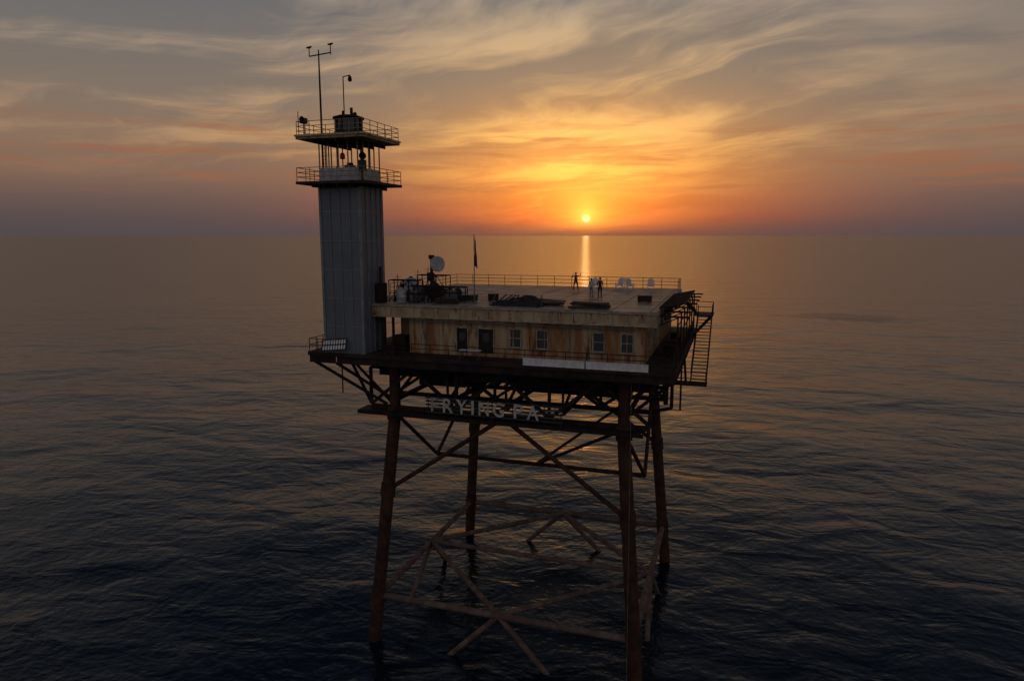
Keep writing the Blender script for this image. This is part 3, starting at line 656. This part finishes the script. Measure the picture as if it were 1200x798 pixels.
def pframe(loc,rot=0,h=1.7):
    o=mk('pipe_frame',loc,'open rusty pipe frame standing on the landing deck','frame','pipe frames on the landing deck',rot=rot)
    s=M()
    for a in(-1.4,0,1.4):
        for b in(-0.5,0.5): s.tube((a,b,0),(a,b,h),0.045)
    for b in(-0.5,0.5): s.tube((-1.4,b,h),(1.4,b,h),0.045); s.tube((-1.4,b,0.8),(1.4,b,0.8),0.035); s.tube((-1.4,b,0.05),(0,b,h),0.035); s.tube((1.4,b,0.05),(0,b,h),0.035)
    for a in(-1.4,0,1.4): s.tube((a,-0.5,h),(a,0.5,h),0.045)
    part('pipe',s,o,DARK,own=True)
pframe((-9.3,-9.6,ZH),0,1.9); pframe((-7.0,-10.3,ZH),0.1,1.5); pframe((-8.0,-6.6,ZH),0.0,2.2); pframe((-5.6,-8.4,ZH),0.2,1.3)
for a,b in((2.5,7.4),(7.5,12.2)):
    o=mk('white_board',((a+b)/2,-13.2,26.3),'long low white board fixed against the walkway railing','board','white boards along the walkway')
    part('sheet',M().box(a,b,-13.24,-13.21,26.25,26.82),o,WHITE)
    s=M(); s.box(a,b,-13.27,-13.243,26.78,26.83); s.box(a,b,-13.27,-13.243,26.23,26.28)
    part('rim',s,o,WHITE)
o=mk('slatted_panel',(-14.2,-13.3,26.3),'white slatted panel leaning at the foot of the light tower','panel')
Rl=Matrix.Rotation(math.radians(-6),3,'Y'); R2=Matrix.Rotation(math.radians(-25),3,'X')@Rl
s=M()
for i in range(9): s.obox(R2@Vector((-1.0+i*0.25,0,0))+Vector((0,-0.25,0.75)),(0.15,0.04,1.0),R2)
part('slat',s,o,WHITE,own=True)
s=M()
for zc in(-0.48,0,0.48): s.obox(R2@Vector((0,-0.045,zc))+Vector((0,-0.25,0.75)),(2.3,0.05,0.09),R2)
for xc in(-1.14,1.14): s.obox(R2@Vector((xc,-0.045,0))+Vector((0,-0.25,0.75)),(0.08,0.045,1.05),R2)
part('frame',s,o,DARK,own=True)
o=mk('folding_table',(-2.2,-12.6,26.3),'white folding table on the walkway','table')
part('table_top',M().box(-0.9,0.9,-0.38,0.38,0.71,0.76),o,PLAST,own=True)
for a in(-0.75,0.75):
    part('leg',M().tube((a,-0.3,0),(a,-0.3,0.71),0.02).tube((a,0.3,0),(a,0.3,0.71),0.02).tube((a,-0.3,0.2),(a,0.3,0.2),0.015),o,GREY,own=True)

# ---------------------------------------------------------------- chairs
ch=mk('deck_chair',(3.4,11.0,ZH),'white plastic slatted chair facing the sunset','chair','white chairs on the landing deck',rot=0.2)
ch.scale=(1.12,1.12,1.12)
s=M()
Rs=Matrix.Rotation(math.radians(-12),3,'X')
for i in range(6): s.obox((0,-0.25+i*0.1,0.30+i*0.02),(0.56,0.08,0.025),Rs)
part('seat',s,ch,PLAST,own=True)
s=M(); Rb=Matrix.Rotation(math.radians(22),3,'X')
for i in range(5): s.obox(Vector(((i-2)*0.115,-0.42,0.68))+Rb@Vector((0,0,0.06-abs(i-2)*0.03)),(0.10,0.025,0.85-abs(i-2)*0.07),Rb)
s.obox(Vector((0,-0.45,0.75)),(0.56,0.03,0.06),Rb)
part('backrest',s,ch,PLAST,own=True)
for a in(-1,1):
    part('armrest',M().box(a*0.33-0.06,a*0.33+0.06,-0.45,0.35,0.55,0.58),ch,PLAST,own=True)
    part('leg',M().box(a*0.31-0.02,a*0.31+0.02,0.24,0.33,0,0.548).beam((a*0.31,0.24,0.34),(a*0.31,-0.55,0.03),0.04,0.10),ch,PLAST,own=True)
for loc,r in(((6.0,11.4,ZH),0.5),((7.2,10.9,ZH),-0.2),((9.4,11.3,ZH),0.1),((3.9,6.6,ZH),0.3)): copytree(ch,loc,r)

# ---------------------------------------------------------------- people
def person(loc,rot,label,pose,shirt,trous,hair=(0.03,0.02,0.015),sleeve=False,scale=1.0):
    o=mk('person',loc,label,'person',rot=rot)
    J={}
    def j(n,p,r,par=None,k='skin'):
        J[n]=(Vector(p),r,k,par)
    j('pelvis',(0,0,0.96),(0.155,0.11),None,'trous'); j('waist',(0,0,1.10),(0.135,0.095),'pelvis','shirt'); j('chest',(0,-0.01,1.30),(0.165,0.115),'waist','shirt')
    j('collar',(0,0.005,1.44),(0.09,0.075),'chest','shirt'); j('neck',(0,0,1.51),(0.052,0.055),'collar'); j('jaw',(0,-0.02,1.585),(0.065,0.08),'neck'); j('head',(0,-0.005,1.67),(0.078,0.098),'jaw'); j('crown',(0,0.005,1.745),(0.055,0.07),'head')
    j('nose',(0,-0.115,1.645),(0.012,0.014),'head')
    for s_,q in((-1,'r'),(1,'l')):
        A=pose[q]
        sh=Vector((s_*0.185,0,1.42)); j('sh'+q,sh,(0.058,0.06),'collar','shirt')
        elb=sh+Vector(A[0])*0.29; wr=elb+Vector(A[1])*0.26
        j('el'+q,elb,(0.042,0.042),'sh'+q,'shirt'); j('wr'+q,wr,(0.026,0.03),'el'+q,'shirt' if sleeve else 'skin')
        dv=Vector(A[1]).normalized(); pal=wr+dv*0.075; j('pa'+q,pal,(0.034,0.026),'wr'+q)
        sd=dv.cross(Vector((0,1,0.3))).normalized()
        for i,(L,of) in enumerate(((0.07,-0.028),(0.08,-0.01),(0.076,0.01),(0.06,0.027))):
            b1=pal+dv*0.035+sd*of; j('f%d%s'%(i,q),b1,(0.011,0.011),'pa'+q); j('g%d%s'%(i,q),b1+dv*L*0.75+Vector((0,-0.02,-0.01)),(0.008,0.008),'f%d%s'%(i,q))
        j('t0'+q,wr+dv*0.035-sd*0.04,(0.013,0.013),'pa'+q); j('t1'+q,wr+dv*0.075-sd*0.065,(0.010,0.010),'t0'+q)
        Lg=pose['leg'+q]
        hp=Vector((s_*0.095,0,0.90)); j('hp'+q,hp,(0.095,0.1),'pelvis','trous'); kn=hp+Vector(Lg[0]).normalized()*0.42; j('kn'+q,kn,(0.06,0.065),'hp'+q,'trous')
        an=kn+Vector(Lg[1]).normalized()*0.40; j('an'+q,an,(0.042,0.045),'kn'+q,'trous'); j('he'+q,an+Vector((0,0.03,-0.045)),(0.038,0.038),'an'+q,'shoe'); j('to'+q,an+Vector((s_*0.03,-0.16,-0.052)),(0.042,0.028),'he'+q,'shoe')
    names=list(J); idx={n:i for i,n in enumerate(names)}
    me=bpy.data.meshes.new('body'); me.from_pydata([tuple(J[n][0]) for n in names],[(idx[n],idx[J[n][3]]) for n in names if J[n][3]],[])
    tmp=bpy.data.objects.new('tmp',me); scene.collection.objects.link(tmp)
    md_=tmp.modifiers.new('s','SKIN'); sv=me.skin_vertices[0].data
    for n in names: sv[idx[n]].radius=J[n][1]; sv[idx[n]].use_root=(n=='pelvis')
    ss=tmp.modifiers.new('u','SUBSURF'); ss.levels=1; ss.render_levels=1
    dg=bpy.context.evaluated_depsgraph_get(); bm=bpy.data.meshes.new_from_object(tmp.evaluated_get(dg)); bpy.data.objects.remove(tmp)
    zmin=min(v.co.z for v in bm.vertices)
    mats={'skin':SKIN,'shirt':shirt,'trous':trous,'shoe':BLACK}; order=list(mats)
    bm.materials.clear()
    for q in order: bm.materials.append(mats[q])
    segs=[(J[n][0],J[J[n][3]][0],J[n][2]) for n in names if J[n][3]]
    for p in bm.polygons:
        c=p.center; best=None
        for a,b,k in segs:
            ab=b-a; tt=max(0,min(1,(c-a).dot(ab)/max(1e-9,ab.length_squared))); dd=(c-(a+ab*tt)).length
            if best is None or dd<best[0]: best=(dd,k)
        p.material_index=order.index(best[1]); p.use_smooth=True
    for v in bm.vertices: v.co.z-=zmin
    bo=bpy.data.objects.new('body',bm); scene.collection.objects.link(bo); bo.parent=o; bo.scale=(scale,)*3
    hm=M().lathe((0,0.012,1.665-zmin),[(0.088,-0.06),(0.102,0.0),(0.096,0.05),(0.07,0.095),(0.01,0.115)],16)
    for i,v in enumerate(hm.v):
        if v[1]<-0.03 and v[2]<1.70-zmin: hm.v[i]=(v[0]*0.8,-0.03,v[2]+0.04)
    ho=part('hair',hm,o,flat('hair',hair),own=True); ho.scale=(scale,)*3
    return o
SKIN=flat('skin',(0.3,0.17,0.12),0.6)
st_leg=((0.03,0.0,-1),(0.02,0.02,-1)); st_leg2=((-0.03,0.0,-1),(-0.02,0.02,-1))
hang=lambda s_:((s_*0.18,0.02,-1),(s_*0.05,-0.2,-1))
def nrm(a): return tuple(tuple(Vector(v).normalized()) for v in a)
darkc=flat('dark_jacket_cloth',(0.015,0.016,0.02)); jeans=flat('denim_cloth',(0.018,0.022,0.035)); redc=flat('red_shirt_cloth',(0.16,0.03,0.02)); pale=flat('pale_shirt_cloth',(0.55,0.53,0.50)); khaki=flat('khaki_cloth',(0.25,0.2,0.15))
person((6.2,-1.1,ZH),math.radians(185),'person in dark jacket and jeans standing with arms down',{'r':nrm(hang(-1)),'l':nrm(hang(1)),'legr':st_leg2,'legl':st_leg},darkc,jeans,sleeve=True,scale=1.10)
person((5.1,0.3,ZH),math.radians(150),'person in pale shirt and khaki trousers standing beside the chairs',{'r':nrm(((-0.3,-0.1,-1),(0.3,-0.8,-0.1))),'l':nrm(((0.3,-0.1,-1),(-0.3,-0.8,-0.1))),'legr':((-0.1,0,-1),(-0.05,0.02,-1)),'legl':st_leg},pale,khaki,scale=1.0)
person((2.0,7.4,ZH),math.radians(20),'person in red shirt raising bent arms near the railing',{'r':nrm(((-0.75,-0.3,-0.45),(0.35,-0.4,0.9))),'l':nrm(((0.7,-0.3,-0.1),(-0.15,-0.4,0.9))),'legr':((-0.2,0,-1),(-0.15,0.02,-1)),'legl':((0.2,0,-1),(0.15,0.02,-1))},redc,jeans,scale=1.08)
